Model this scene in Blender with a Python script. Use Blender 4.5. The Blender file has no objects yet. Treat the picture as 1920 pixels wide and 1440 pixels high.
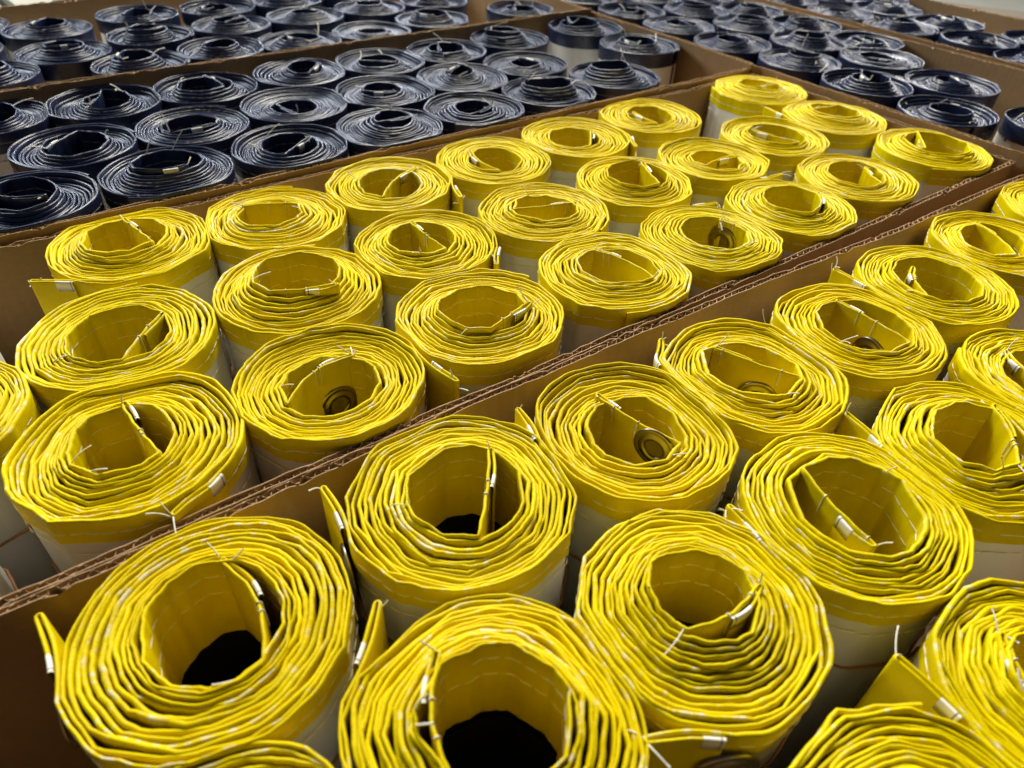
import bpy, math, random
import numpy as np
from mathutils import Matrix, Vector

S = 0.01                                   # layout below is in centimetres, Blender in metres
scene = bpy.context.scene
COL = scene.collection

# ------------------------------------------------------------------ camera
CAM_F, CAM_PITCH, CAM_ROLL, CAM_YAW, CAM_H = 1307.35, 0.700746, 0.043842, -0.651868, 26.6877
def cam_axes():
    cp, sp = math.cos(CAM_PITCH), math.sin(CAM_PITCH)
    cr, sr = math.cos(CAM_ROLL), math.sin(CAM_ROLL)
    cy, sy = math.cos(CAM_YAW), math.sin(CAM_YAW)
    f = np.array([0, cp, -sp]); r = np.array([1., 0, 0]); u = np.cross(r, f)
    r2 = cr * r + sr * u; u2 = -sr * r + cr * u
    Rz = np.array([[cy, -sy, 0], [sy, cy, 0], [0, 0, 1]])
    return Rz @ r2, Rz @ u2, Rz @ f
CR, CU, CF = cam_axes()
cam_data = bpy.data.cameras.new('camera'); cam = bpy.data.objects.new('camera', cam_data)
COL.objects.link(cam)
cam.matrix_world = Matrix(((CR[0], CU[0], -CF[0], 0), (CR[1], CU[1], -CF[1], 0),
                           (CR[2], CU[2], -CF[2], CAM_H * S), (0, 0, 0, 1)))
cam_data.sensor_width = 36.0; cam_data.lens = CAM_F / 1920 * 36
cam_data.clip_start = 0.01; cam_data.clip_end = 100
cam_data.dof.use_dof = True; cam_data.dof.focus_distance = 0.46; cam_data.dof.aperture_fstop = 9.0
scene.camera = cam

def back(px, z=0.0):
    """pixel of the 1920x1440 photograph -> point on the plane z (cm)"""
    d = (px[0] - 960) / CAM_F * CR - (px[1] - 720) / CAM_F * CU + CF
    s = (z - CAM_H) / d[2]
    return np.array([d[0] * s, d[1] * s])
def project(P):
    d = np.asarray(P, float) - np.array([0, 0, CAM_H]); w = d @ CF
    return np.stack([960 + CAM_F * (d @ CR) / w, 720 - CAM_F * (d @ CU) / w], -1)

# ------------------------------------------------------------------ light (an indoor hall: dim room, windows behind, roof lights)
world = bpy.data.worlds.new('World'); scene.world = world; world.use_nodes = True
bg = world.node_tree.nodes['Background']
bg.inputs[0].default_value = (0.86, 0.93, 1.0, 1); bg.inputs[1].default_value = 0.045
def area(name, loc, target, sx, sy, power, color):
    l = bpy.data.lights.new(name, 'AREA'); l.shape = 'RECTANGLE'; l.size = sx; l.size_y = sy
    l.energy = power; l.color = color
    o = bpy.data.objects.new(name, l); COL.objects.link(o)
    o.location = loc
    o.rotation_euler = (Vector(target) - Vector(loc)).to_track_quat('-Z', 'Y').to_euler()
    return o
area('roof_light', (1.7, 2.3, 2.5), (0.4, 0.4, 0), 1.6, 0.9, 210, (1.0, 0.965, 0.87))
area('left_window', (-0.9, 3.4, 1.5), (0.3, 0.6, 0), 1.4, 0.9, 60, (0.84, 0.92, 1.0))
area('right_window', (3.9, 2.0, 1.25), (0.6, 0.4, 0), 0.36, 0.32, 30, (1.0, 0.985, 0.96))
area('far_window', (2.0, 4.2, 1.15), (0.7, 0.6, 0), 0.55, 0.32, 30, (0.88, 0.94, 1.0))
scene.view_settings.view_transform = 'Standard'; scene.view_settings.look = 'None'
scene.view_settings.gamma = 1; scene.view_settings.exposure = 0.2
scene.cycles.use_denoising = True
scene.cycles.max_bounces = 8; scene.cycles.diffuse_bounces = 5

# ------------------------------------------------------------------ materials
def new_mat(name):
    m = bpy.data.materials.new(name); m.use_nodes = True
    nt = m.node_tree; b = nt.nodes['Principled BSDF']
    return m, nt, b
def N(nt, t, **kw):
    n = nt.nodes.new(t)
    for k, v in kw.items(): setattr(n, k, v)
    return n
def math_node(nt, op, a, b=None, clamp=False):
    n = N(nt, 'ShaderNodeMath', operation=op); n.use_clamp = clamp
    for i, x in enumerate((a, b)):
        if x is None: continue
        if isinstance(x, (int, float)): n.inputs[i].default_value = x
        else: nt.links.new(x, n.inputs[i])
    return n.outputs[0]
def ramp(nt, x, lo, hi):
    n = N(nt, 'ShaderNodeMapRange'); n.clamp = True
    nt.links.new(x, n.inputs[0]); n.inputs[1].default_value = lo; n.inputs[2].default_value = hi
    return n.outputs[0]
def mix(nt, fac, a, b):
    n = N(nt, 'ShaderNodeMix', data_type='RGBA')
    if isinstance(fac, (int, float)): n.inputs[0].default_value = fac
    else: nt.links.new(fac, n.inputs[0])
    for i, x in ((6, a), (7, b)):
        if isinstance(x, tuple): n.inputs[i].default_value = (*x, 1)
        else: nt.links.new(x, n.inputs[i])
    return n.outputs[2]
def noise(nt, vec, scale, detail=2, rough=0.5):
    n = N(nt, 'ShaderNodeTexNoise'); n.inputs['Scale'].default_value = scale
    n.inputs['Detail'].default_value = detail; n.inputs['Roughness'].default_value = rough
    if vec is not None: nt.links.new(vec, n.inputs['Vector'])
    return n.outputs[0]
def attr(nt, name): return N(nt, 'ShaderNodeAttribute', attribute_name=name).outputs['Fac']
def combine(nt, x, y, z):
    n = N(nt, 'ShaderNodeCombineXYZ')
    for i, v in enumerate((x, y, z)):
        if isinstance(v, (int, float)): n.inputs[i].default_value = v
        else: nt.links.new(v, n.inputs[i])
    return n.outputs[0]
def bump(nt, b, h, strength, dist):
    n = N(nt, 'ShaderNodeBump'); n.inputs['Strength'].default_value = strength; n.inputs['Distance'].default_value = dist
    nt.links.new(h, n.inputs['Height']); nt.links.new(n.outputs[0], b.inputs['Normal'])

def hem_material(name, c1, c2, wear, rough, spec, wear_lo, wear_hi, wear_amt, coat=0.0, bmp=0.5):
    """coated cloth: attributes arc (cm along the strip), dep (cm below the fold), turn (which wrap), seed"""
    m, nt, b = new_mat(name)
    arc, dep, turn, seed = (attr(nt, k) for k in ('arc', 'dep', 'turn', 'seed'))
    lay = math_node(nt, 'ADD', math_node(nt, 'MULTIPLY', turn, 7.3), math_node(nt, 'MULTIPLY', seed, 53.1))
    v = combine(nt, arc, dep, lay)
    n1 = noise(nt, v, 0.35, 3)
    col = mix(nt, ramp(nt, n1, 0.35, 0.65), c1, c2)
    v2 = combine(nt, math_node(nt, 'MULTIPLY', arc, 1.0), math_node(nt, 'MULTIPLY', dep, 2.5), lay)
    n2 = noise(nt, v2, 1.9, 3, 0.6)                                  # frayed dashes on the fold
    vlay = combine(nt, math_node(nt, 'MULTIPLY', arc, 0.07), 0.0, lay)
    n3 = noise(nt, vlay, 1.0, 1)
    thr = math_node(nt, 'ADD', n2, math_node(nt, 'MULTIPLY', math_node(nt, 'SUBTRACT', n3, 0.5), 0.75))
    crest = ramp(nt, dep, 0.16, 0.05)
    w = math_node(nt, 'MULTIPLY', math_node(nt, 'MULTIPLY', ramp(nt, thr, wear_lo, wear_hi), crest), wear_amt)
    col = mix(nt, w, col, wear)
    hs = N(nt, 'ShaderNodeHueSaturation')
    sd = noise(nt, combine(nt, math_node(nt, 'MULTIPLY', seed, 91.7), 0.3, 0.7), 1.0, 0)
    nt.links.new(math_node(nt, 'ADD', math_node(nt, 'MULTIPLY', sd, 0.010), 0.4945), hs.inputs['Hue'])
    nt.links.new(math_node(nt, 'ADD', math_node(nt, 'MULTIPLY', noise(nt, combine(nt, math_node(nt, 'MULTIPLY', seed, 57.1), math_node(nt, 'MULTIPLY', turn, 0.9), 3.7), 1.0, 0), 0.36), 0.80), hs.inputs['Value'])
    nt.links.new(col, hs.inputs['Color']); col = hs.outputs[0]
    nt.links.new(col, b.inputs['Base Color'])
    b.inputs['Specular IOR Level'].default_value = spec
    rn = noise(nt, v, 1.3, 2)
    nt.links.new(math_node(nt, 'ADD', math_node(nt, 'MULTIPLY', rn, 0.24), rough - 0.12), b.inputs['Roughness'])
    b.inputs['Coat Weight'].default_value = coat; b.inputs['Coat Roughness'].default_value = 0.25
    # faint scrim weave, wrinkles at right angles to the fold
    vw = combine(nt, math_node(nt, 'MULTIPLY', arc, 1.6), math_node(nt, 'MULTIPLY', dep, 0.5), lay)
    wr = noise(nt, vw, 1.5, 4, 0.65)
    we = noise(nt, combine(nt, math_node(nt, 'MULTIPLY', arc, 6.0), math_node(nt, 'MULTIPLY', dep, 14.0), lay), 2.0, 1)
    bump(nt, b, math_node(nt, 'ADD', wr, math_node(nt, 'MULTIPLY', we, 0.22)), bmp, 0.0012)
    return m
M_YELLOW = hem_material('yellow_vinyl', (0.74, 0.590, 0.001), (0.65, 0.50, 0.0008), (0.72, 0.66, 0.44), 0.36, 0.07, 0.61, 0.74, 0.8, bmp=0.35)
M_NAVY = hem_material('navy_vinyl', (0.009, 0.015, 0.046), (0.013, 0.020, 0.058), (0.40, 0.35, 0.27), 0.32, 0.5, 0.60, 0.76, 0.6, 0.0, bmp=0.05)

def simple_mat(name, c1, c2, rough, scale=3.0, spec=0.4, metal=0.0, bump_s=0.0, bump_scale=40, stretch=(1, 1, 1)):
    m, nt, b = new_mat(name)
    g = N(nt, 'ShaderNodeTexCoord').outputs['Object']
    mp = N(nt, 'ShaderNodeMapping'); mp.inputs['Scale'].default_value = stretch
    nt.links.new(g, mp.inputs[0])
    n = noise(nt, mp.outputs[0], scale * 100 / 10, 4, 0.6)
    nt.links.new(mix(nt, ramp(nt, n, 0.3, 0.7), c1, c2), b.inputs['Base Color'])
    b.inputs['Roughness'].default_value = rough; b.inputs['Specular IOR Level'].default_value = spec
    b.inputs['Metallic'].default_value = metal
    if bump_s:
        bump(nt, b, noise(nt, mp.outputs[0], bump_scale * 10, 3), bump_s, 0.001)
    return m
M_WHITE = simple_mat('white_banner_cloth', (0.76, 0.74, 0.69), (0.66, 0.64, 0.59), 0.5, 1.2, 0.4, 0, 0.35, 8, (1, 1, 0.25))
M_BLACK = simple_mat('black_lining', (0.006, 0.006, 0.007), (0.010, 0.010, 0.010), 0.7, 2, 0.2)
M_THREAD = simple_mat('thread', (0.82, 0.78, 0.66), (0.70, 0.65, 0.52), 0.7, 30, 0.2)
M_STITCH_Y = simple_mat('pale_stitch', (0.90, 0.86, 0.68), (0.82, 0.75, 0.48), 0.6, 8, 0.3)
M_STITCH_N = simple_mat('beige_stitch', (0.42, 0.36, 0.27), (0.22, 0.19, 0.15), 0.6, 8, 0.3)
M_TAG = simple_mat('white_label', (0.86, 0.82, 0.70), (0.78, 0.73, 0.60), 0.5, 10, 0.4)
M_INK = simple_mat('black_ink', (0.01, 0.01, 0.01), (0.02, 0.02, 0.02), 0.5)
M_EYE = simple_mat('shadowed_cloth_in_eye', (0.22, 0.17, 0.02), (0.14, 0.10, 0.01), 0.6, 6)  # yellow cloth behind the ring, its shade put into the colour
M_METAL = simple_mat('nickel_grommet', (0.40, 0.35, 0.24), (0.30, 0.26, 0.17), 0.33, 20, 0.5, 1.0)
M_RUBBER = simple_mat('rubber_band', (0.42, 0.20, 0.07), (0.34, 0.15, 0.05), 0.55, 10)
def card_mat():
    m, nt, b = new_mat('cardboard_face')
    g = N(nt, 'ShaderNodeTexCoord').outputs['Object']
    sp_ = N(nt, 'ShaderNodeSeparateXYZ'); nt.links.new(g, sp_.inputs[0])
    n1 = noise(nt, g, 9, 4, 0.65)
    mp = N(nt, 'ShaderNodeMapping'); mp.inputs['Scale'].default_value = (60, 60, 260); nt.links.new(g, mp.inputs[0])
    n2 = noise(nt, mp.outputs[0], 3.0, 4, 0.7)                         # paper fibre
    mp2 = N(nt, 'ShaderNodeMapping'); mp2.inputs['Scale'].default_value = (14, 14, 3); nt.links.new(g, mp2.inputs[0])
    n3 = noise(nt, mp2.outputs[0], 2.0, 3, 0.7)                        # rubbed streaks
    c = mix(nt, ramp(nt, n1, 0.3, 0.7), (0.37, 0.230, 0.104), (0.285, 0.170, 0.073))
    c = mix(nt, math_node(nt, 'MULTIPLY', ramp(nt, n2, 0.45, 0.75), 0.35), c, (0.20, 0.11, 0.045))
    c = mix(nt, math_node(nt, 'MULTIPLY', ramp(nt, n3, 0.58, 0.75), 0.45), c, (0.46, 0.31, 0.17))
    nt.links.new(c, b.inputs['Base Color']); b.inputs['Roughness'].default_value = 0.7
    b.inputs['Specular IOR Level'].default_value = 0.3
    al = math_node(nt, 'ADD', sp_.outputs[0], sp_.outputs[1])
    w = math_node(nt, 'SINE', math_node(nt, 'MULTIPLY', al, 2 * math.pi / 0.0078))
    bump(nt, b, math_node(nt, 'ADD', math_node(nt, 'MULTIPLY', w, 0.12), n2), 0.35, 0.001)
    return m
M_CARD = card_mat()
M_CARD_EDGE = simple_mat('cardboard_cut_edge', (0.46, 0.305, 0.165), (0.35, 0.22, 0.11), 0.8, 12, 0.2, 0, 0.3, 60)
M_FLOOR = simple_mat('concrete', (0.21, 0.21, 0.18), (0.16, 0.16, 0.135), 0.7, 0.3, 0.3, 0, 0.3, 10)
M_WOOD = simple_mat('weathered_wood', (0.16, 0.135, 0.10), (0.10, 0.08, 0.055), 0.8, 0.8, 0.2, 0, 0.4, 20, (0.3, 3, 3))
M_PALEWOOD = simple_mat('pale_board', (0.34, 0.33, 0.27), (0.27, 0.26, 0.21), 0.75, 0.8, 0.2, 0, 0.3, 20)

# ------------------------------------------------------------------ helpers
def mesh_obj(name, verts, faces, mat, parent=None, smooth=True, attrs=None, mats=None, midx=None):
    """verts (n,3) in cm, faces (m,4) or (m,3) arrays"""
    me = bpy.data.meshes.new(name)
    v = np.ascontiguousarray(np.asarray(verts, np.float32) * S); f = np.asarray(faces, np.int32)
    k = f.shape[1]
    me.vertices.add(len(v)); me.vertices.foreach_set('co', v.ravel())
    me.loops.add(f.size); me.loops.foreach_set('vertex_index', f.ravel())
    me.polygons.add(len(f)); me.polygons.foreach_set('loop_start', np.arange(0, f.size, k, dtype=np.int32))
    me.polygons.foreach_set('use_smooth', np.full(len(f), smooth))
    for m in (mats or [mat]): me.materials.append(m)
    if midx is not None: me.polygons.foreach_set('material_index', np.asarray(midx, np.int32))
    if attrs:
        for an, av in attrs.items():
            a = me.attributes.new(an, 'FLOAT', 'POINT'); a.data.foreach_set('value', np.asarray(av, np.float32))
    me.update(); me.validate()
    o = bpy.data.objects.new(name, me); COL.objects.link(o)
    if parent is not None: o.parent = parent
    return o
def grid_faces(n, k, closed_k=False):
    """quads of an n x k vertex grid"""
    i = np.arange(n - 1)[:, None] * k
    j = np.arange(k if closed_k else k - 1)[None, :]
    j2 = (j + 1) % k
    return np.stack([i + j, i + k + j, i + k + j2, i + j2], -1).reshape(-1, 4)
def empty(name, loc, label, cat, group=None):
    o = bpy.data.objects.new(name, None); COL.objects.link(o); o.location = [c * S for c in loc]
    o.empty_display_size = 0.03
    o['label'] = label; o['category'] = cat
    if group: o['group'] = group
    return o
def tube(P, r, k=5):
    """vertices/faces of a tube along P (n,3) with radius r (scalar or n)"""
    P = np.asarray(P, float); n = len(P); T = np.gradient(P, axis=0)
    T /= np.linalg.norm(T, axis=1)[:, None] + 1e-9
    ref = np.where(np.abs(T[:, 2:3]) > 0.9, np.array([[1., 0, 0]]), np.array([[0, 0, 1.]]))
    A = np.cross(T, ref); A /= np.linalg.norm(A, axis=1)[:, None] + 1e-9; B = np.cross(T, A)
    a = np.linspace(0, 2 * np.pi, k, endpoint=False)
    r = np.broadcast_to(r, (n,))
    V = P[:, None] + r[:, None, None] * (np.cos(a)[None, :, None] * A[:, None] + np.sin(a)[None, :, None] * B[:, None])
    F = grid_faces(n, k, True)
    return V.reshape(-1, 3), F
def box_vf(x0, x1, y0, y1, z0, z1):
    V = np.array([[x, y, z] for z in (z0, z1) for y in (y0, y1) for x in (x0, x1)], float)
    F = np.array([[0, 2, 3, 1], [4, 5, 7, 6], [0, 1, 5, 4], [2, 6, 7, 3], [0, 4, 6, 2], [1, 3, 7, 5]])
    return V, F
def join(parts):
    V, F, o = [], [], 0
    for v, f in parts:
        V.append(v); F.append(np.asarray(f) + o); o += len(v)
    return np.concatenate(V), np.concatenate(F)

# ------------------------------------------------------------------ the setting
FLOOR_Z = -30.0
def floor():
    V, F = box_vf(-600, 1500, -400, 1500, FLOOR_Z - 20, FLOOR_Z)
    o = mesh_obj('floor', V, F, M_FLOOR, smooth=False); o['kind'] = 'structure'
floor()

# ------------------------------------------------------------------ cardboard boxes
def board(name, p0, p1, z0, z1, t, parent, pitch, seed, bend=None):
    """one corrugated board standing from p0 to p1: two liners and the wavy medium between, cut edge open at the top"""
    rg = np.random.default_rng(seed)
    p0, p1 = np.array(p0, float), np.array(p1, float); d = p1 - p0; L = np.linalg.norm(d); d /= L; nrm = np.array([-d[1], d[0]])
    lt = 0.055
    n = max(int(L / 0.7), 2); s = np.linspace(0, L, n)
    def wob(a): return a * (np.sin(s * 0.21 + rg.uniform(0, 6)) + 0.6 * np.sin(s * 0.53 + rg.uniform(0, 6)))
    bow = wob(0.05); parts = []
    if bend: bow = bow - bend[1] * np.maximum(0, s - bend[0]) - bend[2] * np.maximum(0, s - bend[0] - 30)
    for side in (-1, 1):
        o0 = side * t / 2; o1 = side * (t / 2 - lt)
        zt = z1 + wob(0.05) + rg.normal(0, 0.03, n) - 0.22 * (rg.uniform(0, 1, n) > 0.94)
        prof = [(o0, None), (o0, 0), (o1, 0), (o1, None)]
        V = np.zeros((n, 4, 3))
        for k, (o, zz) in enumerate(prof):
            V[:, k, :2] = p0 + s[:, None] * d + (o + bow)[:, None] * nrm
            V[:, k, 2] = z0 if zz is None else zt
        parts.append((V.reshape(-1, 3), grid_faces(n, 4)))
    V, F = join(parts)
    nf = len(F) // 2
    midx = (np.tile(np.array([0, 1, 0]), len(F) // 3))
    o = mesh_obj(name, V, F, None, parent, smooth=False, mats=[M_CARD, M_CARD_EDGE], midx=midx)
    m = int(L / pitch * 8); sw = np.linspace(0, L, m)
    ph = 2 * np.pi * sw / pitch + 0.5 * np.sin(sw * 0.3 + seed)
    w = (t / 2 - lt - 0.02) * np.clip(1.25 * np.sin(ph), -1, 1)
    bw = np.interp(sw, s, bow)
    th = 0.035
    zt = z1 - 0.04 + 0.03 * np.sin(sw * 2.3 + seed) + rg.normal(0, 0.012, m)
    W = np.zeros((m, 4, 3))
    for k, (o_, top) in enumerate(((-th, 0), (-th, 1), (th, 1), (th, 0))):
        W[:, k, :2] = p0 + (sw + o_ * np.cos(ph))[:, None] * d + (w + bw + o_)[:, None] * nrm
        W[:, k, 2] = np.where(top, zt, z1 - 3.0)
    mesh_obj('flute_core', W.reshape(-1, 3), grid_faces(m, 4), M_CARD_EDGE, o, smooth=True)
    return o
def cardboard_box(x0, x1, y0, y1, ztop, label, skew=0.0, pitch=0.78, t=0.48, seed=1, tops=None, bend=None):
    cx, cy = (x0 + x1) / 2, (y0 + y1) / 2
    root = empty('cardboard_box', (cx, cy, FLOOR_Z), label, 'box', 'open cardboard boxes of rolls')
    sk = lambda x, y: (x - cx, y + skew * (x - x0) - cy)
    z0, z1 = 0.5, ztop - FLOOR_Z
    h = t / 2
    cs = [((x0 + t, y1 - h), (x1 - t, y1 - h)), ((x0 + t, y0 + h), (x1 - t, y0 + h)),
          ((x0 + h, y0), (x0 + h, y1)), ((x1 - h, y0), (x1 - h, y1))]
    for i, (a, b) in enumerate(cs):
        board('side_panel', sk(*a), sk(*b), z0, z1 + (tops[i] if tops else 0), t, root, pitch, seed * 10 + i, bend if i == 0 else None)
    V, F = box_vf(x0 - cx, x1 - cx, y0 - cy, y1 - cy, 0.05, 0.5)
    V[:, 1] += skew * (V[:, 0] + cx - x0)
    mesh_obj('bottom_panel', V, F, M_CARD, root, smooth=False)
    return root
BOX1 = (-19.6, 83.9, 25.75, 60.0)
BOX2 = (-17.0, 97.0, -12.0, 25.68)
BOX3 = (-17.0, 84.1, 60.4, 93.4)
BOX4 = (-17.0, 84.3, 94.0, 135.5)
BOX5 = (84.6, 117.0, 18.0, 126.0)
BOX6 = (117.5, 147.0, 18.0, 126.0)
cardboard_box(*BOX1, -0.5, 'open cardboard box of yellow rolls in front of the navy rolls', seed=1)
cardboard_box(*BOX2, -0.5, 'nearest open cardboard box, holding the largest yellow rolls', seed=2, bend=(46, 0.045, -0.02))
cardboard_box(*BOX3, 0.0, 'open cardboard box of navy rolls directly behind the yellow rolls', seed=3, tops=(1.0, 0, 0, 0.6))
cardboard_box(*BOX4, 0.6, 'open cardboard box of navy rolls at the rear left, nearest the pale pallet', seed=4)
cardboard_box(*BOX5, 0.2, 'long cardboard box of glossy navy rolls right of the yellow box corner', seed=5)
cardboard_box(*BOX6, 0.6, 'farthest right cardboard box of navy rolls beside the bare floor', seed=6)

# ------------------------------------------------------------------ rolls
BODY_Z = FLOOR_Z + 0.6
ROLLS = []                                   # all centres, for flattening neighbours against each other
def add(key, x, y, r, kind, box, **kw): ROLLS.append(dict(key=key, x=x, y=y, r=r, kind=kind, box=box, **kw))

# key: x, y (cm), outer radius factor, box; hole box l,r,t,b (pixels); free end E and corner K of the inner flap; T tip of the outer tail
YD = {
'Y1': (4.84, 54.6, 1.03, 1, (158, 302, 408, 470), (230, 411), (288, 452), (64, 528)),
'Y2': (15.54, 52.9, 1.0, 1, (447, 565, 372, 420), (457, 386), (552, 383), None),
'Y3': (26.31, 53.77, 1.0, 1, (672, 788, 312, 370), (777, 313), (718, 368), (862, 372)),
'Y4': (37.4, 53.3, 1.0, 1, (878, 975, 275, 320), (883, 283), (937, 320), (1060, 292)),
'Y5': (47.9, 53.7, 0.99, 1, (1030, 1120, 238, 275), (1107, 247), (1103, 270), (1190, 277)),
'Y6': (59.28, 54.4, 1.0, 1, (1177, 257 + 1000, 197, 230), (1190, 210), (1233, 231), None),
'Y7': (77.72, 54.1, 1.01, 1, (1385, 1462, 150, 165), None, None, None),
'Y8': (77.6, 43.3, 1.01, 1, (1525, 1610, 195, 215), None, None, (1437, 203)),
'Y9': (78.3, 31.9, 1.01, 1, (1707, 1812, 247, 283), None, None, None),
'Y10': (1.55, 42.9, 1.02, 1, (130, 312, 573, 675), (302, 587), (230, 673), None),
'Y11': (13.0, 42.05, 1.02, 1, (473, 635, 470, 548), (630, 530), (500, 550), None),
'Y12': (23.7, 42.75, 0.98, 1, (727, 850, 415, 475), (770, 417), (840, 467), (928, 495)),
'Y13': (34.63, 42.1, 0.98, 1, (960, 1083, 367, 408), (1077, 378), (960, 391), None),
'Y14': (45.62, 42.48, 0.97, 1, (1140, 1250, 298, 347), (1203, 303), (1240, 343), None),
'Y15': (56.1, 42.3, 0.97, 1, (1297, 1390, 283, 313), (1380, 290), (1328, 307), None),
'Y16': (66.6, 43.07, 1.0, 1, (1400, 1510, 233, 267), (1413, 243), (1500, 267), None),
'Y17': (64.9, 31.83, 0.98, 1, (1558, 1653, 298, 350), (1623, 313), (1650, 340), None),
'Y18': (54.0, 31.4, 0.98, 1, (1435, 1547, 348, 397), (1532, 363), (1510, 388), (1465, 329)),
'Y19': (-0.38, 32.6, 1.02, 1, (135, 312, 757, 885), (228, 757), (310, 850), (325, 962)),
'Y20': (10.6, 31.6, 0.98, 1, (527, 708, 668, 773), (660, 668), (543, 757), (852, 718)),
'Y21': (21.86, 32.4, 1.01, 1, (812, 998, 535, 615), (990, 568), (920, 612), None),
'Y22': (33.3, 31.8, 1.01, 1, (1080, 1237, 465, 527), (1115, 468), (1225, 518), None),
'Y23': (43.6, 31.3, 0.99, 1, (1280, 1403, 408, 463), (1352, 412), (1402, 433), (1343, 383)),
'Y24': (-9.6, 40.6, 1.0, 1, None, None, None, None),
'Y25': (-11.0, 51.6, 1.0, 1, None, None, None, None),
'Y26': (-13.4, 30.9, 1.0, 1, None, None, None, None),
'Z1': (-0.21, 19.6, 1.01, 2, (273, 520, 1043, 1290), (413, 1050), (472, 1215), (82, 1158)),
'Z2': (12.2, 19.8, 1.02, 2, (762, 978, 822, 1010), (917, 842), (898, 1003), (612, 918)),
'Z3': (22.9, 18.6, 1.0, 2, (1105, 1278, 742, 868), (1120, 742), (1275, 830), (976, 770)),
'Z4': (32.5, 18.0, 1.0, 2, (1317, 1503, 645, 735), (1343, 652), (1502, 707), (1243, 640)),
'Z5': (42.3, 17.2, 0.99, 2, (1538, 1705, 563, 655), (1570, 565), (1703, 640), (1442, 611)),
'Z6': (52.5, 17.35, 0.99, 2, (1682, 1833, 483, 560), (1717, 500), (1743, 548), (1567, 508)),
'Z7': (63.4, 17.4, 1.0, 2, (1810, 1913, 413, 480), (1830, 417), (1897, 470), None),
'Z8': (75.66, 17.4, 1.0, 2, None, None, None, None),
'Z9': (7.01, 9.3, 1.03, 2, (780, 1075, 1200, 1470), (825, 1223), (847, 1455), (713, 1137)),
'Z10': (17.3, 8.5, 0.97, 2, (1217, 1420, 1030, 1185), (1423, 1093), (1290, 1187), (1213, 1383)),
'Z11': (27.9, 7.9, 0.98, 2, (1490, 1730, 855, 1030), (1640, 1020), (1497, 873), (1372, 952)),
'Z12': (37.88, 6.6, 1.0, 2, (1763, 1915, 752, 877), (1863, 760), (1913, 867), (1592, 778)),
'Z13': (48.2, 6.6, 1.0, 2, (1875, 2000, 648, 740), (1890, 660), (1990, 735), None),
'Z14': (27.0, -3.2, 1.0, 2, (1883, 2060, 1165, 1330), (1888, 1190), (1990, 1320), (1688, 1233)),
'Z15': (16.96, -3.3, 1.0, 2, None, None, None, None),
'Z16': (-3.2, 9.4, 0.97, 2, None, None, None, None),
}
GROMMET_IN = {'Y20': (638, 755), 'Z3': (1218, 836), 'Z4': (1420, 746), 'Z5': (1628, 664), 'Y23': (1350, 452)}
GROMMET_OUT = {'Z2', 'Z10', 'Z1', 'Z3'}
for k, (x, y, rf, bx, hole, E_, K_, T_) in YD.items():
    add(k, x, y, 5.6 * rf, 'yellow', bx, hole=hole, E=E_, K=K_, T=T_)

NAVY = {
3: [(-0.58, 66.2), (10.57, 65.8), (22.2, 66.0), (32.7, 65.5), (43.2, 65.8), (54.2, 66.4), (65.2, 67.0),
    (5.01, 76.1), (15.88, 75.9), (26.9, 76.5), (37.4, 75.7), (48.0, 75.6), (58.5, 76.7), (78.3, 76.2),
    (-0.9, 88.2), (10.0, 87.2), (20.6, 87.0), (32.0, 87.3), (42.5, 86.6), (52.4, 86.6), (63.5, 87.4), (77.6, 87.3)],
4: [(0.7, 103.2), (16.65, 99.6), (27.1, 101.6), (37.3, 99.9), (48.4, 100.2), (59.6, 102.2), (76.0, 101.8),
    (9.8, 109.0), (20.9, 112.3), (32.2, 112.5), (43.4, 112.4), (54.6, 113.2), (66.2, 113.0),
    (10.0, 121.6), (22.5, 124.6), (34.0, 124.0), (45.2, 123.8), (56.4, 124.4), (-1.5, 115.0), (0.5, 127.5)],
5: [(91.0, 37.3), (91.9, 48.4), (92.6, 59.3), (91.4, 70.2), (91.6, 81.2), (91.8, 92.2), (91.5, 103.2), (92.0, 114.4),
    (98.6, 28.0), (102.3, 42.8), (104.4, 54.3), (102.6, 65.3), (102.7, 76.3), (102.5, 87.3), (102.8, 98.3), (102.6, 109.5),
    (111.2, 61.0), (111.4, 72.2), (111.2, 83.2), (111.3, 94.2), (111.2, 105.2)],
6: [(124.2, 42.0), (128.4, 52.4), (124.3, 63.2), (124.0, 74.2), (124.2, 85.3), (124.3, 96.5), (124.1, 107.8),
    (137.6, 47.0), (135.0, 61.0), (134.8, 72.0), (134.9, 83.2), (135.0, 94.4), (140.6, 104.0), (140.7, 78.0 + 0.0)],
}
NAVY_HOLE = [(-12, 98, 333, 387), (248, 375, 283, 322), (490, 592, 250, 292), (702, 772, 207, 238), (853, 923, 187, 215), (983, 1073, 143, 165), (1110, 1180, 113, 131),
             (83, 200, 245, 294), (303, 410, 218, 252), (513, 593, 187, 215), (680, 750, 157, 182), (837, 887, 122, 143), (960, 1012, 107, 126), (1165, 1228, 68, 84),
             (-30, 45, 190, 225), (157, 243, 170, 204), (333, 430, 143, 172), (540, 603, 113, 141), (673, 747, 103, 126), (803, 870, 80, 99), (907, 973, 50, 67), (1050, 1117, 33, 49)]
rg0 = np.random.default_rng(77)
for b, pts in NAVY.items():
    for i, (x, y) in enumerate(pts):
        hl = NAVY_HOLE[i] if b == 3 and i < len(NAVY_HOLE) else None
        tt = np.linspace(0, 2 * np.pi, 24)
        q = project(np.stack([x + 5.6 * np.cos(tt), y + 5.6 * np.sin(tt), 0 * tt], 1))
        if ((q[:, 0] > -10) & (q[:, 0] < 1930) & (q[:, 1] > -4) & (q[:, 1] < 1440)).sum() < 2: continue
        add('N%d_%d' % (b, i), x, y, 5.6 * rg0.uniform(0.97, 1.02), 'navy', b, hole=hl, E=None, K=None, T=None)

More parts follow.
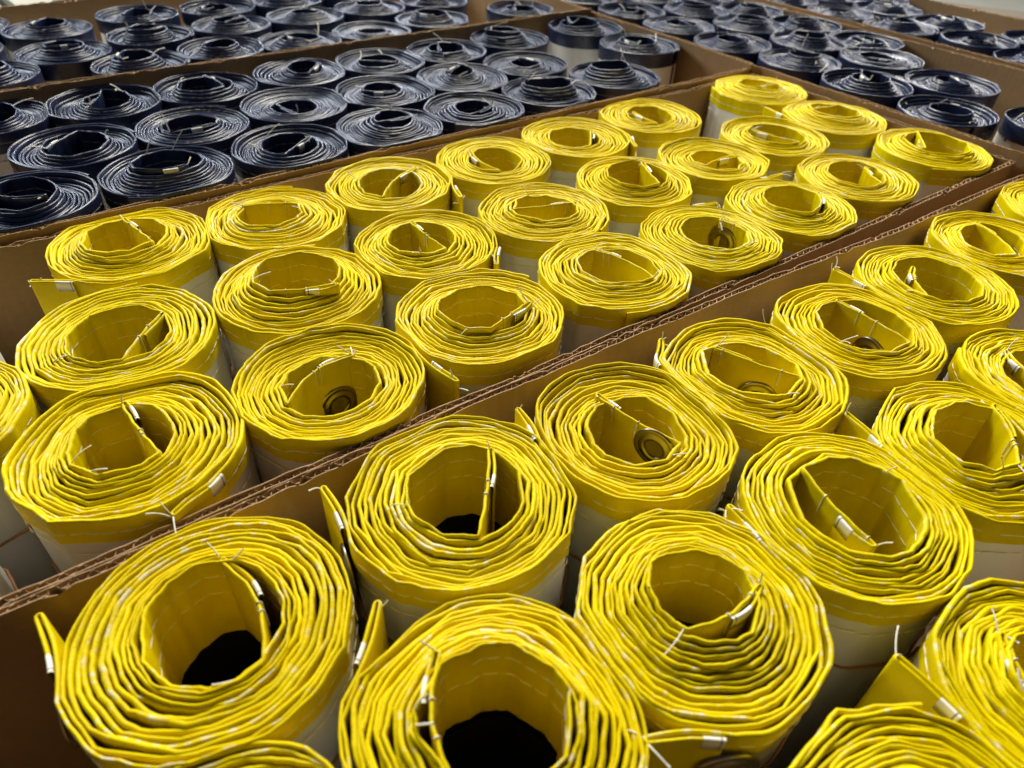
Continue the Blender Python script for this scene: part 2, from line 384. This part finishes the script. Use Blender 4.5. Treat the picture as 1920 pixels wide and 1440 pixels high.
BOXES = {1: BOX1, 2: BOX2, 3: BOX3, 4: BOX4, 5: BOX5, 6: BOX6}
PHI = np.linspace(0, 2 * np.pi, 361)
def outer_radius(R, rng):
    """outline radius over PHI: slightly oval, flattened by neighbours and box sides"""
    c = np.array([R['x'], R['y']]); r = np.full(361, R['r'])
    e, pe = rng.uniform(0, 0.018), rng.uniform(0, 3.14)
    r = r * (1 + e * np.cos(2 * (PHI - pe)) + rng.uniform(0, .008) * np.cos(3 * PHI + rng.uniform(0, 6)))
    planes = []
    for o in ROLLS:
        if o is R: continue
        d = np.array([o['x'], o['y']]) - c; L = np.hypot(*d)
        if L < R['r'] + o['r'] + 0.1:
            planes.append((math.atan2(d[1], d[0]), L * R['r'] / (R['r'] + o['r']) - 0.03))
    x0, x1, y0, y1 = BOXES[R['box']]
    t = 0.52
    planes += [(0, x1 - t - c[0]), (math.pi, c[0] - x0 - t), (math.pi / 2, y1 - t - c[1]), (-math.pi / 2, c[1] - y0 - t)]
    for a, dd in planes:
        cs = np.cos(PHI - a)
        lim = np.where(cs > 0.2, dd / np.maximum(cs, 0.2), 1e9)
        r = np.minimum(r, lim)
    k = np.hanning(19); k /= k.sum()
    rr = np.concatenate([r[:-1]] * 3)
    r = np.convolve(rr, k, 'same')[360:721]
    return r

def strip_mesh(P, z, half, depth, arc, turn, seed):
    """folded hem: double strip along P (n,2) with the fold on top"""
    n = len(P)
    T = np.gradient(P, axis=0); T /= np.linalg.norm(T, axis=1)[:, None] + 1e-9
    Nn = np.stack([T[:, 1], -T[:, 0]], 1)
    prof = [(0.80, None), (0.84, 0.75), (1.0, 0.17), (0.86, 0.06), (0.48, 0.012), (0.0, 0.0),
            (-0.48, 0.012), (-0.86, 0.06), (-1.0, 0.17), (-0.84, 0.75), (-0.80, None)]
    k = len(prof); V = np.zeros((n, k, 3)); D = np.zeros((n, k))
    for j, (o, dz) in enumerate(prof):
        dd = depth if dz is None else np.full(n, dz)
        V[:, j, :2] = P + Nn * (o * half)[:, None]
        V[:, j, 2] = z - dd; D[:, j] = dd
    attrs = dict(arc=np.repeat(arc, k), dep=D.ravel(), turn=np.repeat(turn, k), seed=np.full(n * k, seed))
    F = grid_faces(n, k)
    # close both cut ends
    return V.reshape(-1, 3), F, attrs, Nn

def dashes(P, Nn, z, off, dash, gap, w, rng, waver=0.03):
    """a row of stitches lying on a strip's face: small raised slivers"""
    arc = np.concatenate([[0], np.cumsum(np.linalg.norm(np.diff(P, axis=0), axis=1))])
    Vs, Fs, o = [], [], 0
    s = rng.uniform(0, 0.3)
    while s + dash < arc[-1]:
        m = 4; q = np.linspace(s, s + dash * rng.uniform(0.8, 1.05), m)
        if rng.uniform() < 0.93:
            x = np.interp(q, arc, P[:, 0]); y = np.interp(q, arc, P[:, 1])
            nx = np.interp(q, arc, Nn[:, 0]); ny = np.interp(q, arc, Nn[:, 1]); zz = np.interp(q, arc, z)
            of = np.interp(q, arc, off)
            sg = np.sign(of)
            dz0 = rng.uniform(-waver, waver); dz1 = rng.uniform(-waver, waver); dz = np.linspace(dz0, dz1, m)
            lift = 0.035 * np.sin(np.linspace(0.15, np.pi - 0.15, m)) + 0.008
            V = np.zeros((m, 3, 3))
            for j, (a, e) in enumerate(((-w, -0.01), (0, 1), (w, -0.01))):
                ee = (lift if e == 1 else e) * sg
                V[:, j, 0] = x + nx * (of + ee); V[:, j, 1] = y + ny * (of + ee); V[:, j, 2] = zz + dz + a
            Vs.append(V.reshape(-1, 3)); Fs.append(grid_faces(m, 3) + o); o += m * 3
        s += dash + gap
    if not Vs: return None
    return np.concatenate(Vs), np.concatenate(Fs)

def build_roll(R, label, idx):
    rng = np.random.default_rng(1000 + idx * 17)
    yellow = R['kind'] == 'yellow'; key = R['key']
    c = np.array([R['x'], R['y']])
    dist = math.hypot(c[0], c[1])
    detail = 2 if (yellow and dist < 60) else (1 if dist < 100 else 0)
    root = empty('banner_roll', (c[0], c[1], BODY_Z), label, 'banner roll',
                 'yellow edged banner rolls' if yellow else 'navy edged banner rolls')
    org = np.array([c[0], c[1], BODY_Z])
    loc = lambda V: V - org
    Rphi = outer_radius(R, rng)
    view = c / dist                                # horizontal direction away from the camera
    ang_v = math.atan2(view[1], view[0])
    # ---- hole
    ha = rng.uniform(2.0, 2.5); hb = rng.uniform(1.8, 2.4); hc = c + rng.normal(0, 0.25, 2)
    zr = rng.uniform(0.0, 0.5) if yellow else rng.uniform(0.0, 1.1)
    if not yellow and key in ('N3_1', 'N3_8', 'N3_11', 'N3_12'): zr = 1.5
    if R['hole']:
        l, r_, t_, b_ = R['hole']
        for _ in range(3):
            A = back((l, (t_ + b_) / 2), zr); B = back((r_, (t_ + b_) / 2), zr)
            F_ = back(((l + r_) / 2, t_), zr); G_ = back(((l + r_) / 2, b_), zr)
            m = (F_ + G_) / 2
            d = (m - c) @ view
            zr = float(np.clip(zr + d * CAM_H / dist * 0.8, -0.3, 1.6 if yellow else 2.1))
        ha = np.linalg.norm(B - A) / 2; hb = np.linalg.norm(F_ - G_) / 2
        ha = float(np.clip(ha, 1.3, 3.0)); hb = float(np.clip(hb, 1.2, 3.0)); hc = (m + (A + B) / 2) / 2
        lim = 0.9
        if np.linalg.norm(hc - c) > lim: hc = c + (hc - c) / np.linalg.norm(hc - c) * lim
    ca, sa = math.cos(ang_v), math.sin(ang_v)
    def hole_pt(phi):
        # ellipse with axes across / along the view
        u = np.cos(phi - ang_v) ; v = np.sin(phi - ang_v)
        rad = 1 / np.sqrt((u / hb) ** 2 + (v / ha) ** 2)
        return hc + rad[:, None] * np.stack([np.cos(phi), np.sin(phi)], 1)
    # ---- inner flap corner
    E = K = None
    if R['E'] is not None:
        E = back(R['E'], zr); K = back(R['K'], zr); phiK = math.atan2(*(K - hc)[::-1])
    else:
        phiK = rng.uniform(0, 2 * np.pi)
        K = hole_pt(np.array([phiK]))[0]
        a2 = phiK + rng.uniform(1.9, 2.7)
        E = hole_pt(np.array([a2]))[0] * 0.88 + hc * 0.12
    # ---- tail
    T = back(R['T'], -0.2) if R['T'] is not None else None
    if T is not None:
        dT = T - c; LT = np.linalg.norm(dT); aT = math.atan2(dT[1], dT[0])
        # tangent point: moving from T inward we turn counter-clockwise
        rt = float(np.interp(aT % (2 * np.pi), PHI, Rphi))
        phiT = aT + (math.acos(min(rt / LT, 1.0)) if LT > rt else 0.0)
    else:
        phiT = rng.uniform(0, 2 * np.pi)
    space = 0.228 if yellow else 0.25
    n_turn = (R['r'] - (ha + hb) / 2) / space
    # total angle clockwise from phiK to phiT
    base = (phiK - phiT) % (2 * np.pi) / (2 * np.pi)
    n_turn = round(n_turn - base) + base
    scale = n_turn / (n_turn - 0.45)
    # ---- wraps: cumulative gaps
    nw = int(n_turn) + 3
    w = rng.uniform(0.6, 1.5, nw); w = np.convolve(np.concatenate([w[:1], w, w[-1:]]), [.2, .6, .2], 'valid')
    cum = np.concatenate([[0], np.cumsum(w)]); tot = np.interp(n_turn, np.arange(nw + 1), cum)
    warp = [(rng.uniform(-1, 1) * 0.034 / k, k, m, rng.uniform(0, 6)) for k in (1, 2, 3) for m in (1, 2, 3)]
    def g_of(tau, phi):
        g = np.interp(tau, np.arange(nw + 1), cum) / tot
        for a, k, m, p in warp: g = g + a * np.sin(np.pi * k * np.clip(g, 0, 1)) * np.cos(m * phi + p)
        return g
    def pos(tau):
        phi = phiK - 2 * np.pi * tau
        H = hole_pt(phi)
        ro = np.interp(phi % (2 * np.pi), PHI, Rphi) * (1 + (scale - 1) * 0.5)
        O = c + ro[:, None] * np.stack([np.cos(phi), np.sin(phi)], 1)
        return H + (O - H) * g_of(tau, phi)[:, None]
    # ---- creases
    Mc = rng.integers(11, 15)
    basea = np.sort((np.arange(Mc) + rng.uniform(-0.28, 0.28, Mc)) / Mc)
    drift = rng.uniform(-0.006, 0.006)
    bp = []
    for k in range(-1, nw + 1):
        bp += list(k + basea + drift * k + rng.normal(0, 0.009, Mc))
    bp = np.sort(np.array(bp)); bp = bp[(bp > 0.03) & (bp < n_turn - 0.03)]
    bp = np.concatenate([[0.0], bp, [n_turn]])
    keep = np.concatenate([[True], np.diff(bp) > 0.025]); bp = bp[keep]; bp[-1] = n_turn
    sub = (6, 7, 9)[detail] if yellow else 5
    taus = np.concatenate([np.linspace(bp[i], bp[i + 1], sub, endpoint=False) for i in range(len(bp) - 1)] + [[n_turn]])
    curve = pos(taus)
    Bp = pos(bp)
    out = Bp - hc; out /= np.linalg.norm(out, axis=1)[:, None] + 1e-9
    jit = rng.normal(0, 0.030 if yellow else 0.02, len(bp)); jit[[0, -1]] = 0
    Bp = Bp + out * jit[:, None]
    chord = np.stack([np.interp(taus, bp, Bp[:, 0]), np.interp(taus, bp, Bp[:, 1])], 1)
    q = rng.uniform(0.15, 0.85, len(bp)) * (1.0 if yellow else 0.6)
    q[bp < 1.2] = rng.uniform(0.85, 1.0)
    qq = np.interp(taus, bp, q)[:, None]
    P = curve * (1 - qq) + chord * qq
    # ripples
    ph = phiK - 2 * np.pi * taus
    outv = P - hc; outv /= np.linalg.norm(outv, axis=1)[:, None]
    rip = 0.022 * np.sin(taus * 61 + 3 * np.sin(taus * 7.1)) + 0.014 * np.sin(taus * 113 + 2 * np.sin(taus * 13))
    if detail: rip = rip + 0.013 * np.sin(taus * 236 + 3 * np.sin(taus * 11)) * (0.6 + 0.4 * np.sin(taus * 5.3))
    kr = 1.0 if yellow else 0.4
    al = np.concatenate([[0], np.cumsum(np.linalg.norm(np.diff(P, axis=0), axis=1))])
    kn = np.cumsum(rng.uniform(0.5, 1.5, int(al[-1] / 0.8) + 3))
    rip = rip + np.interp(al, kn, rng.normal(0, 0.034, len(kn)))
    kz = np.interp(al, kn, rng.normal(0, 0.022, len(kn)))
    P = P + outv * rip[:, None] * kr
    # height of the fold
    gn = taus / n_turn
    dip = rng.uniform(0.10, 0.50) if yellow else rng.uniform(0.35, 1.0)
    gi = np.clip(gn / (1 - 1.02 / n_turn), 0, 1)
    rise = 3.5 if yellow else 5.0
    z = zr * (1 - gi) ** (1.1 if yellow else 1.9) - dip * np.clip(np.minimum(gi * 2.5, (1 - gi) * rise), 0, 1) ** 0.8
    z = z + (0.0 if yellow else 0.2)
    layer_z = rng.normal(0, 0.045 if yellow else 0.06, nw + 3)
    z = z + np.interp(taus, np.arange(nw + 3), layer_z) + 0.022 * np.sin(taus * 17 + rng.uniform(0, 6)) + 0.014 * np.sin(taus * 47)
    ncr = np.interp(taus, bp, np.where(np.arange(len(bp)) % 2 == 0, 1.0, -1.0)) * 0.022
    z = z + ncr * kr + kz * kr
    # local spacing -> thickness
    sp = np.abs(np.interp(taus, np.arange(nw) + 0.5, w)) / tot * (R['r'] - (ha + hb) / 2)
    half = np.clip(sp * 0.42, 0.076, 0.125) * (1 + 0.10 * np.sin(taus * 29 + 2 * np.sin(taus * 5)))
    # ---- inner flap: tip, fold back on the outer side
    def arc_pts(a, b, n): return a + (b - a) * np.linspace(0, 1, n)[:, None]
    P0 = P[0]; dv = E - P0; Lf = np.linalg.norm(dv); dv = dv / Lf
    sag = rng.uniform(-0.08, 0.16) * Lf
    side = np.array([-dv[1], dv[0]])
    if (side @ (hc - (P0 + E) / 2)) > 0: side = -side          # away from the hole's middle
    nflap = 14
    tq = np.linspace(0, 1, nflap)
    flap = P0 + dv * (tq * Lf)[:, None] + side * (sag * np.sin(np.pi * tq))[:, None]
    flap += side * (0.03 * np.sin(tq * 23 + rng.uniform(0, 6)))[:, None]
    gap = rng.uniform(0.20, 0.26)
    fb = min(rng.uniform(1.6, 2.6), 0.72 * Lf)
    m = 9; tb = np.linspace(0, 1, m)
    backp = flap[-1] + side * gap - dv * (fb * (1 - tb))[:, None] + side * (0.08 * np.sin(np.pi * tb))[:, None] * rng.uniform(0.3, 1.6)
    # let the fold back follow the flap's bow
    backp = backp + side * (sag * np.sin(np.pi * (1 - fb / Lf * (1 - tb))))[:, None]
    tip = flap[-1] + side * gap / 2 + dv * 0.13
    tip1 = flap[-1] + side * gap * 0.92 + dv * 0.08; tip2 = flap[-1] + side * gap * 0.08 + dv * 0.08
    inner = np.concatenate([backp, [tip1, tip, tip2], flap[::-1][:-1]])
    zi = z[0] + np.concatenate([np.full(m, -0.05), [-0.02, 0.02, 0.0], np.zeros(nflap - 1)]) + 0.02 * np.sin(np.arange(len(inner)) * 0.9)
    # ---- outer tail
    tailP = np.zeros((0, 2)); n_back = 0
    if T is not None:
        e0 = P[-1]; dv2 = T - e0; L2 = np.linalg.norm(dv2)
        if L2 > 0.5:
            dv2 = dv2 / L2; side2 = np.array([dv2[1], -dv2[0]])
            if side2 @ (c - T) > 0: side2 = -side2
            nt_ = max(int(L2 / 0.45), 4); tq2 = np.linspace(0, 1, nt_)[1:]
            tl = e0 + dv2 * (tq2 * L2)[:, None] - side2 * (0.055 * L2 * np.sin(np.pi * tq2))[:, None]
        else:
            dv2 = P[-1] - P[-4]; dv2 /= np.linalg.norm(dv2); side2 = np.array([dv2[1], -dv2[0]])
            if side2 @ (c - T) > 0: side2 = -side2
            tl = (e0 + dv2 * 0.2)[None]
        gp = 0.24; fb2 = rng.uniform(2.2, 3.0)
        tb2 = np.linspace(0, 1, 10)
        # fold back runs along the outside of the main strip
        main = np.concatenate([P[-60:], tl])
        ar = np.concatenate([[0], np.cumsum(np.linalg.norm(np.diff(main, axis=0), axis=1))])
        qs = ar[-1] - fb2 * tb2
        bx_ = np.stack([np.interp(qs, ar, main[:, 0]), np.interp(qs, ar, main[:, 1])], 1)
        tg = np.gradient(bx_, axis=0); tg /= np.linalg.norm(tg, axis=1)[:, None]
        nn = np.stack([-tg[:, 1], tg[:, 0]], 1)
        if nn[0] @ side2 < 0: nn = -nn
        bk = bx_ + nn * (gp + 0.05 * np.sin(np.pi * tb2))[:, None]
        t1 = tl[-1] + dv2 * 0.08 + side2 * gp * 0.1; t2 = tl[-1] + dv2 * 0.13 + side2 * gp * .5; t3 = tl[-1] + dv2 * 0.08 + side2 * gp * 0.9
        tailP = np.concatenate([tl, [t1, t2, t3], bk]); n_back = 10
    A = np.concatenate([inner, P, tailP])
    nI, nP, nT = len(inner), len(P), len(tailP)
    zt = np.concatenate([zi, z, np.full(nT, z[-1]) - 0.03 + 0.02 * np.sin(np.arange(nT))])
    hf = np.concatenate([np.full(nI, 0.088), half, np.full(nT, 0.088)])
    tau_all = np.concatenate([np.full(nI, -0.5), taus, np.full(nT, n_turn + 0.3)])
    arc = np.concatenate([[0], np.cumsum(np.linalg.norm(np.diff(A, axis=0), axis=1))])
    BAND = 1.65 if yellow else 1.9
    dp = np.full(len(A), BAND)
    dp[tau_all < 1.15] = 5.6
    if nT:
        dp[arc > arc[-1] - 2 * 2.8] = 6.5
        dp[-n_back:] = 6.5
    # no doubled depth where the outermost wrap is seen from outside
    V, F, at, Nn = strip_mesh(A, zt, hf, dp, arc, np.floor(tau_all + 1), rng.uniform())
    hem = mesh_obj('hem', loc(V), F, M_YELLOW if yellow else M_NAVY, root, attrs=at)
    # ---- white sheet below the hem on the last wrap, dark lining in the hole
    sel = np.where(tau_all >= n_turn - 1.02)[0]; 
    if nT: sel = sel[sel < len(A) - n_back - 3]
    Ps = A[sel]; m_ = len(Ps)
    zs = np.array([-1.2, -2.4, -4.5, -8, -14, -21, BODY_Z + 0.0])
    Vs = np.zeros((m_, len(zs), 3))
    for j, zz in enumerate(zs):
        wv = 0.025 * np.sin(np.arange(m_) * 0.21 + j * 1.7) * min(j, 3) / 3
        Vs[:, j, :2] = Ps + Nn[sel] * (0.03 + wv)[:, None] if np.ndim(wv) else Ps
        Vs[:, j, 2] = zz
    mesh_obj('sheet', loc(Vs.reshape(-1, 3)), grid_faces(m_, len(zs)), M_WHITE, root)
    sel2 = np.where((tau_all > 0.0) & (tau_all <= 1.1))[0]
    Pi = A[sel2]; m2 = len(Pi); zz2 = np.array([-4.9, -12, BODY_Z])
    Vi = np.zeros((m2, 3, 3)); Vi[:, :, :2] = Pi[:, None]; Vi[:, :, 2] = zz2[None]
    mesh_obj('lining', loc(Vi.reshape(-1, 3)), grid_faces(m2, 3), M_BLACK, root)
    # ---- stitching
    st = []
    ms = M_STITCH_Y if yellow else M_STITCH_N
    ow = (tau_all >= n_turn - 1.0); ow[nI + nP:] = False
    iw = (tau_all >= 0.0) & (tau_all <= 1.05)
    # sign of the normal that points outward
    sgn = np.sign(np.sum(Nn[nI + nP // 2] * (A[nI + nP // 2] - hc)))
    h_out = sgn * hf * 0.84; h_in = -sgn * hf * 0.84
    if detail:
        for msk, zz, off in ((ow, -0.95, h_out), (iw, -1.05, h_in), (iw, -2.3, h_in)):
            d = dashes(A[msk], Nn[msk], zt[msk] + zz, off[msk], 0.75, 0.05, 0.034 if yellow else 0.05, rng)
            if d: st.append(d)
        d = dashes(A[ow], Nn[ow], np.full(ow.sum(), -2.45), np.full(ow.sum(), sgn * 0.07), 0.62, 0.10, 0.036, rng)
        if d: st.append(d)
    if st:
        Vd, Fd = join(st); mesh_obj('stitching', loc(Vd), Fd, ms, root)['kind'] = 'stuff'
    # ---- white labels folded over the ends
    def tag(i0, i1):
        Pq = A[i0:i1]; n = 9
        ar = np.concatenate([[0], np.cumsum(np.linalg.norm(np.diff(Pq, axis=0), axis=1))])
        if ar[-1] < 0.6: return
        Lq = min(ar[-1], rng.uniform(0.8, 1.3)); s = np.array([0, .14, .19, .4, .6, .8, .9, .95, 1.0]) * 1.0; s[3:] *= Lq
        Pn = np.stack([np.interp(s, ar, Pq[:, 0]), np.interp(s, ar, Pq[:, 1])], 1)
        zq = np.interp(s, ar, zt[i0:i1])
        v, f, a_, _ = strip_mesh(Pn, zq + 0.03, np.full(n, 0.105), np.full(n, 0.45), s, 0 * s, 0)
        fi = np.repeat(np.arange(n - 1), 10); mi = np.where(fi == 0, 1, 0)
        # ink line is the second narrow step
        mesh_obj('label_tag', loc(v), f, None, root, mats=[M_TAG, M_INK], midx=np.where((fi == 1), 1, 0) if detail == 2 else np.zeros(len(fi)))
    has_tag = rng.uniform() < (0.7 if yellow else 0.6)
    if has_tag: tag(0, 9)
    if nT: 
        j0 = len(A) - n_back
        Ar = A[::-1]
        A_, zt_ = A, zt
        A, zt = A[::-1], zt[::-1]
        tag(0, 9)
        A, zt = A_, zt_
    # ---- loose threads
    def thread(p, length, r, direction=None, curl=0.5):
        d = rng.normal(0, 1, 3) if direction is None else np.array(direction, float)
        d[2] = abs(d[2]) * 0.8 + 0.35; d /= np.linalg.norm(d)
        n = 9; s = np.linspace(0, 1, n); bend = np.cross(d, rng.normal(0, 1, 3)); bend *= curl * length
        pts = np.asarray(p) + d * (s * length)[:, None] + bend * (s ** 2)[:, None]
        pts[:, 2] -= 0.25 * length * s ** 2
        v, f = tube(pts, np.where(s > 0.97, r * 1.4, r), 5)
        mesh_obj('loose_thread', loc(v), f, M_THREAD, root)
    tr = 0.032 if yellow else 0.04
    ends = [(A[11], zt[11])] + ([(A[-n_back - 2], zt[-1])] if nT else [])
    for (p2, zz) in ends:
        for _ in range(rng.integers(1, 4) if detail else 1):
            thread((p2[0], p2[1], zz - rng.uniform(0.0, 0.7)), rng.uniform(0.5, 1.5), tr * rng.uniform(0.9, 1.4), curl=rng.uniform(0, .35))
    if detail == 2 or (not yellow and rng.uniform() < (0.55 if R['box'] < 5 else 1.0)):
        j = rng.integers(nI, nI + 30)
        for _ in range(rng.integers(1, 3) if R['box'] < 5 else rng.integers(2, 5)):
            j = rng.integers(nI, nI + (30 if R['box'] < 5 else nP - 5))
            thread((A[j][0], A[j][1], zt[j] - 0.1), rng.uniform(0.6, 1.7 if yellow else 3.2), tr * rng.uniform(0.9, 1.4), curl=rng.uniform(0, .3))
    # thread looped over the flap's fold (bar tacks)
    if detail == 2:
        for j in rng.choice(np.arange(13, nI - 2), 2, replace=False):
            p, nn_ = A[j], Nn[j]; h = 0.10 + 0.02
            pts = [(-h, -1.3), (-h, -0.5), (-h, -0.12), (-0.07, 0.02), (0.0, 0.045), (0.07, 0.02), (h, -0.12), (h, -0.5), (h, -1.1)]
            pts = np.array([[p[0] + nn_[0] * a, p[1] + nn_[1] * a, zt[j] + b] for a, b in pts])
            pts[:, :2] += rng.normal(0, 0.012, (9, 2))
            v, f = tube(pts, 0.032, 5); mesh_obj('bar_tack', loc(v), f, M_THREAD, root)
    # ---- grommets
    def grommet(p, nrm):
        """stamped ring: rolled rim around an open eye, axis nrm"""
        nrm = np.array([nrm[0], nrm[1], 0.0]); nrm /= np.linalg.norm(nrm)
        a = np.cross(nrm, [0, 0, 1]); b = np.array([0, 0, 1.])
        prof = [(0.60, -0.02), (0.58, 0.10), (0.68, 0.17), (0.86, 0.15), (0.97, 0.08), (1.10, 0.07), (1.22, 0.10), (1.32, 0.06), (1.34, -0.02)]
        th = np.linspace(0, 2 * np.pi, 33)[:-1]
        V = np.array([[p + (np.cos(t) * a + np.sin(t) * b) * r + nrm * (hh + 0.0) for t in th] for r, hh in prof]).reshape(-1, 3)
        mesh_obj('grommet', loc(V), grid_faces(len(prof), 32, True), M_METAL, root)
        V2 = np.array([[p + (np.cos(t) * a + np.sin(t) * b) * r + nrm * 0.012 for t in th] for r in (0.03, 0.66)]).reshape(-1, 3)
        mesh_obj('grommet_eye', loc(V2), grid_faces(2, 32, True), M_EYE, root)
    if key in GROMMET_IN:
        # on the far inner wall, facing the camera
        px = GROMMET_IN[key]
        d = (px[0] - 960) / CAM_F * CR - (px[1] - 720) / CAM_F * CU + CF
        best = None
        for j in list(range(9, nI)) + list(np.where(iw)[0]):
            p = A[j]; s = (p @ d[:2]) / (d[:2] @ d[:2]); off = np.linalg.norm(d[:2] * s - p); zz = CAM_H + d[2] * s
            if off < 0.35 and -6.5 < zz < zt[j] - 0.9 and (best is None or s < best[0]): best = (s, j, zz)
        if best:
            s, j, zz = best
            nv = Nn[j] if Nn[j] @ view < 0 else -Nn[j]
            print('grommet', key, j, round(zz, 2))
            grommet(np.array([A[j][0] + nv[0] * 0.12, A[j][1] + nv[1] * 0.12, zz]), nv)
    if key in GROMMET_OUT and nT:
        mi = ar[-1] - 3.5; p = np.array([np.interp(mi, ar, main[:, 0]), np.interp(mi, ar, main[:, 1])])
        p1 = np.array([np.interp(mi - .3, ar, main[:, 0]), np.interp(mi - .3, ar, main[:, 1])]); tg = p - p1
        no = np.array([tg[1], -tg[0]]); no = no if no @ (p - c) > 0 else -no; no /= np.linalg.norm(no)
        grommet(np.array([p[0] + no[0] * 0.30, p[1] + no[1] * 0.30, z[-1] - 2.45]), no)
    # ---- rubber band round the body
    if yellow and dist < 50:
        zb = -5.6 + rng.uniform(-0.8, 0.4)
        pts = np.concatenate([Ps + Nn[sel] * sgn * 0.06, ])
        pts = np.column_stack([pts, zb + 0.12 * np.sin(np.arange(len(pts)) * 0.05 + rng.uniform(0, 6))])
        v, f = tube(pts, 0.075, 6); mesh_obj('rubber_band', loc(v), f, M_RUBBER, root)
    return root

# ------------------------------------------------------------------ labels
ORD = ['first', 'second', 'third', 'fourth', 'fifth', 'sixth', 'seventh', 'eighth', 'ninth', 'tenth']
YL = {
'Y1': 'yellow roll with a long doubled tail sticking out left, back left of middle box',
'Y24': 'yellow roll cut off by the picture edge, left end of the middle box\'s centre row',
'Y25': 'yellow roll whose white body shows at the picture edge, left of the back row',
'Y26': 'rubber-banded white roll body at the picture edge left of the front row',
'Y20': 'yellow roll with a brass grommet in its hole and a tail on its right',
'Y7': 'yellow roll in the far corner of the middle box, touching the navy boxes',
'Y9': 'yellow roll in the right-hand corner of the middle box',
'Z1': 'large yellow roll at the lower left with an upright inner flap and dark hole',
'Z9': 'largest yellow roll at the bottom centre, cut off by the picture\'s lower edge',
'Z10': 'yellow roll whose tail with a steel grommet lies along its near side',
'Z16': 'sliver of a yellow roll at the bottom edge below the lower left roll',
'Z15': 'yellow roll arching up from the bottom edge at the lower right',
'Z14': 'yellow roll at the right edge with a wide yellow tail pointing left',
'Z2': 'yellow roll with a grommeted tail on its left and a thin flap across its hole',
}
rows1 = {'back row': ['Y25', 'Y1', 'Y2', 'Y3', 'Y4', 'Y5', 'Y6', 'Y7'], 'centre row': ['Y24', 'Y10', 'Y11', 'Y12', 'Y13', 'Y14', 'Y15', 'Y16', 'Y8'],
         'front row': ['Y26', 'Y19', 'Y20', 'Y21', 'Y22', 'Y23', 'Y18', 'Y17', 'Y9']}
rows2 = {'back row': ['Z1', 'Z2', 'Z3', 'Z4', 'Z5', 'Z6', 'Z7', 'Z8'], 'second row': ['Z16', 'Z9', 'Z10', 'Z11', 'Z12', 'Z13']}
for rows, bn in ((rows1, 'the middle box'), (rows2, 'the nearest box')):
    for rn, ks in rows.items():
        for i, k in enumerate(ks):
            YL.setdefault(k, 'yellow banner roll, %s from the left in the %s of %s' % (ORD[i], rn, bn))
NL = {}
def label_rows(b, axis, cuts, names, bn, frm):
    rs = [r for r in ROLLS if r['box'] == b]
    grp = {}
    for r in rs:
        v = r[axis]; i = sum(v > c_ for c_ in cuts); grp.setdefault(i, []).append(r)
    for i, g in grp.items():
        g.sort(key=lambda r: r['x' if axis == 'y' else 'y'])
        for j, r in enumerate(g):
            NL[r['key']] = 'navy banner roll, %s from the %s in the %s of %s' % (ORD[j], frm, names[i], bn)
label_rows(3, 'y', (71, 81), ('front row', 'centre row', 'back row'), 'the left navy box', 'left')
label_rows(4, 'y', (106, 118), ('front row', 'centre row', 'back row'), 'the rear left box', 'left')
label_rows(5, 'x', (97, 108), ('left column', 'middle column', 'right column'), 'the long right box', 'front')
label_rows(6, 'x', (131,), ('left column', 'right column'), 'the farthest right box', 'front')
for i, R in enumerate(ROLLS):
    build_roll(R, YL.get(R['key']) or NL[R['key']], i)

# ------------------------------------------------------------------ beyond the boxes: pallets on the floor
def pallet(px_corner, ang, label, mat, nx=5, board_w=9.0, gap=3.0, length=100.0, h=12.0):
    p = back(px_corner, FLOOR_Z + h)
    root = empty('pallet', (p[0], p[1], FLOOR_Z), label, 'pallet', 'pallets on the floor')
    root.rotation_euler.z = ang
    for i in range(nx):
        y = i * (board_w + gap)
        V, F = box_vf(0, length, y, y + board_w, h - 2.0, h); mesh_obj('slat', V, F, mat, root, smooth=False)
    for j in range(3):
        x = j * (length - 8) / 2
        V, F = box_vf(x, x + 8, 0.6, nx * (board_w + gap) - gap - 0.6, 0, h - 2.02); mesh_obj('bearer', V, F, mat, root, smooth=False)
pallet((118, 13), math.radians(95), 'pale wooden pallet on the floor behind the rear left box', M_PALEWOOD)
pallet((1985, 30), math.radians(118), 'dark wooden pallet on the floor beyond the farthest right box', M_WOOD, 6, 11, 4)
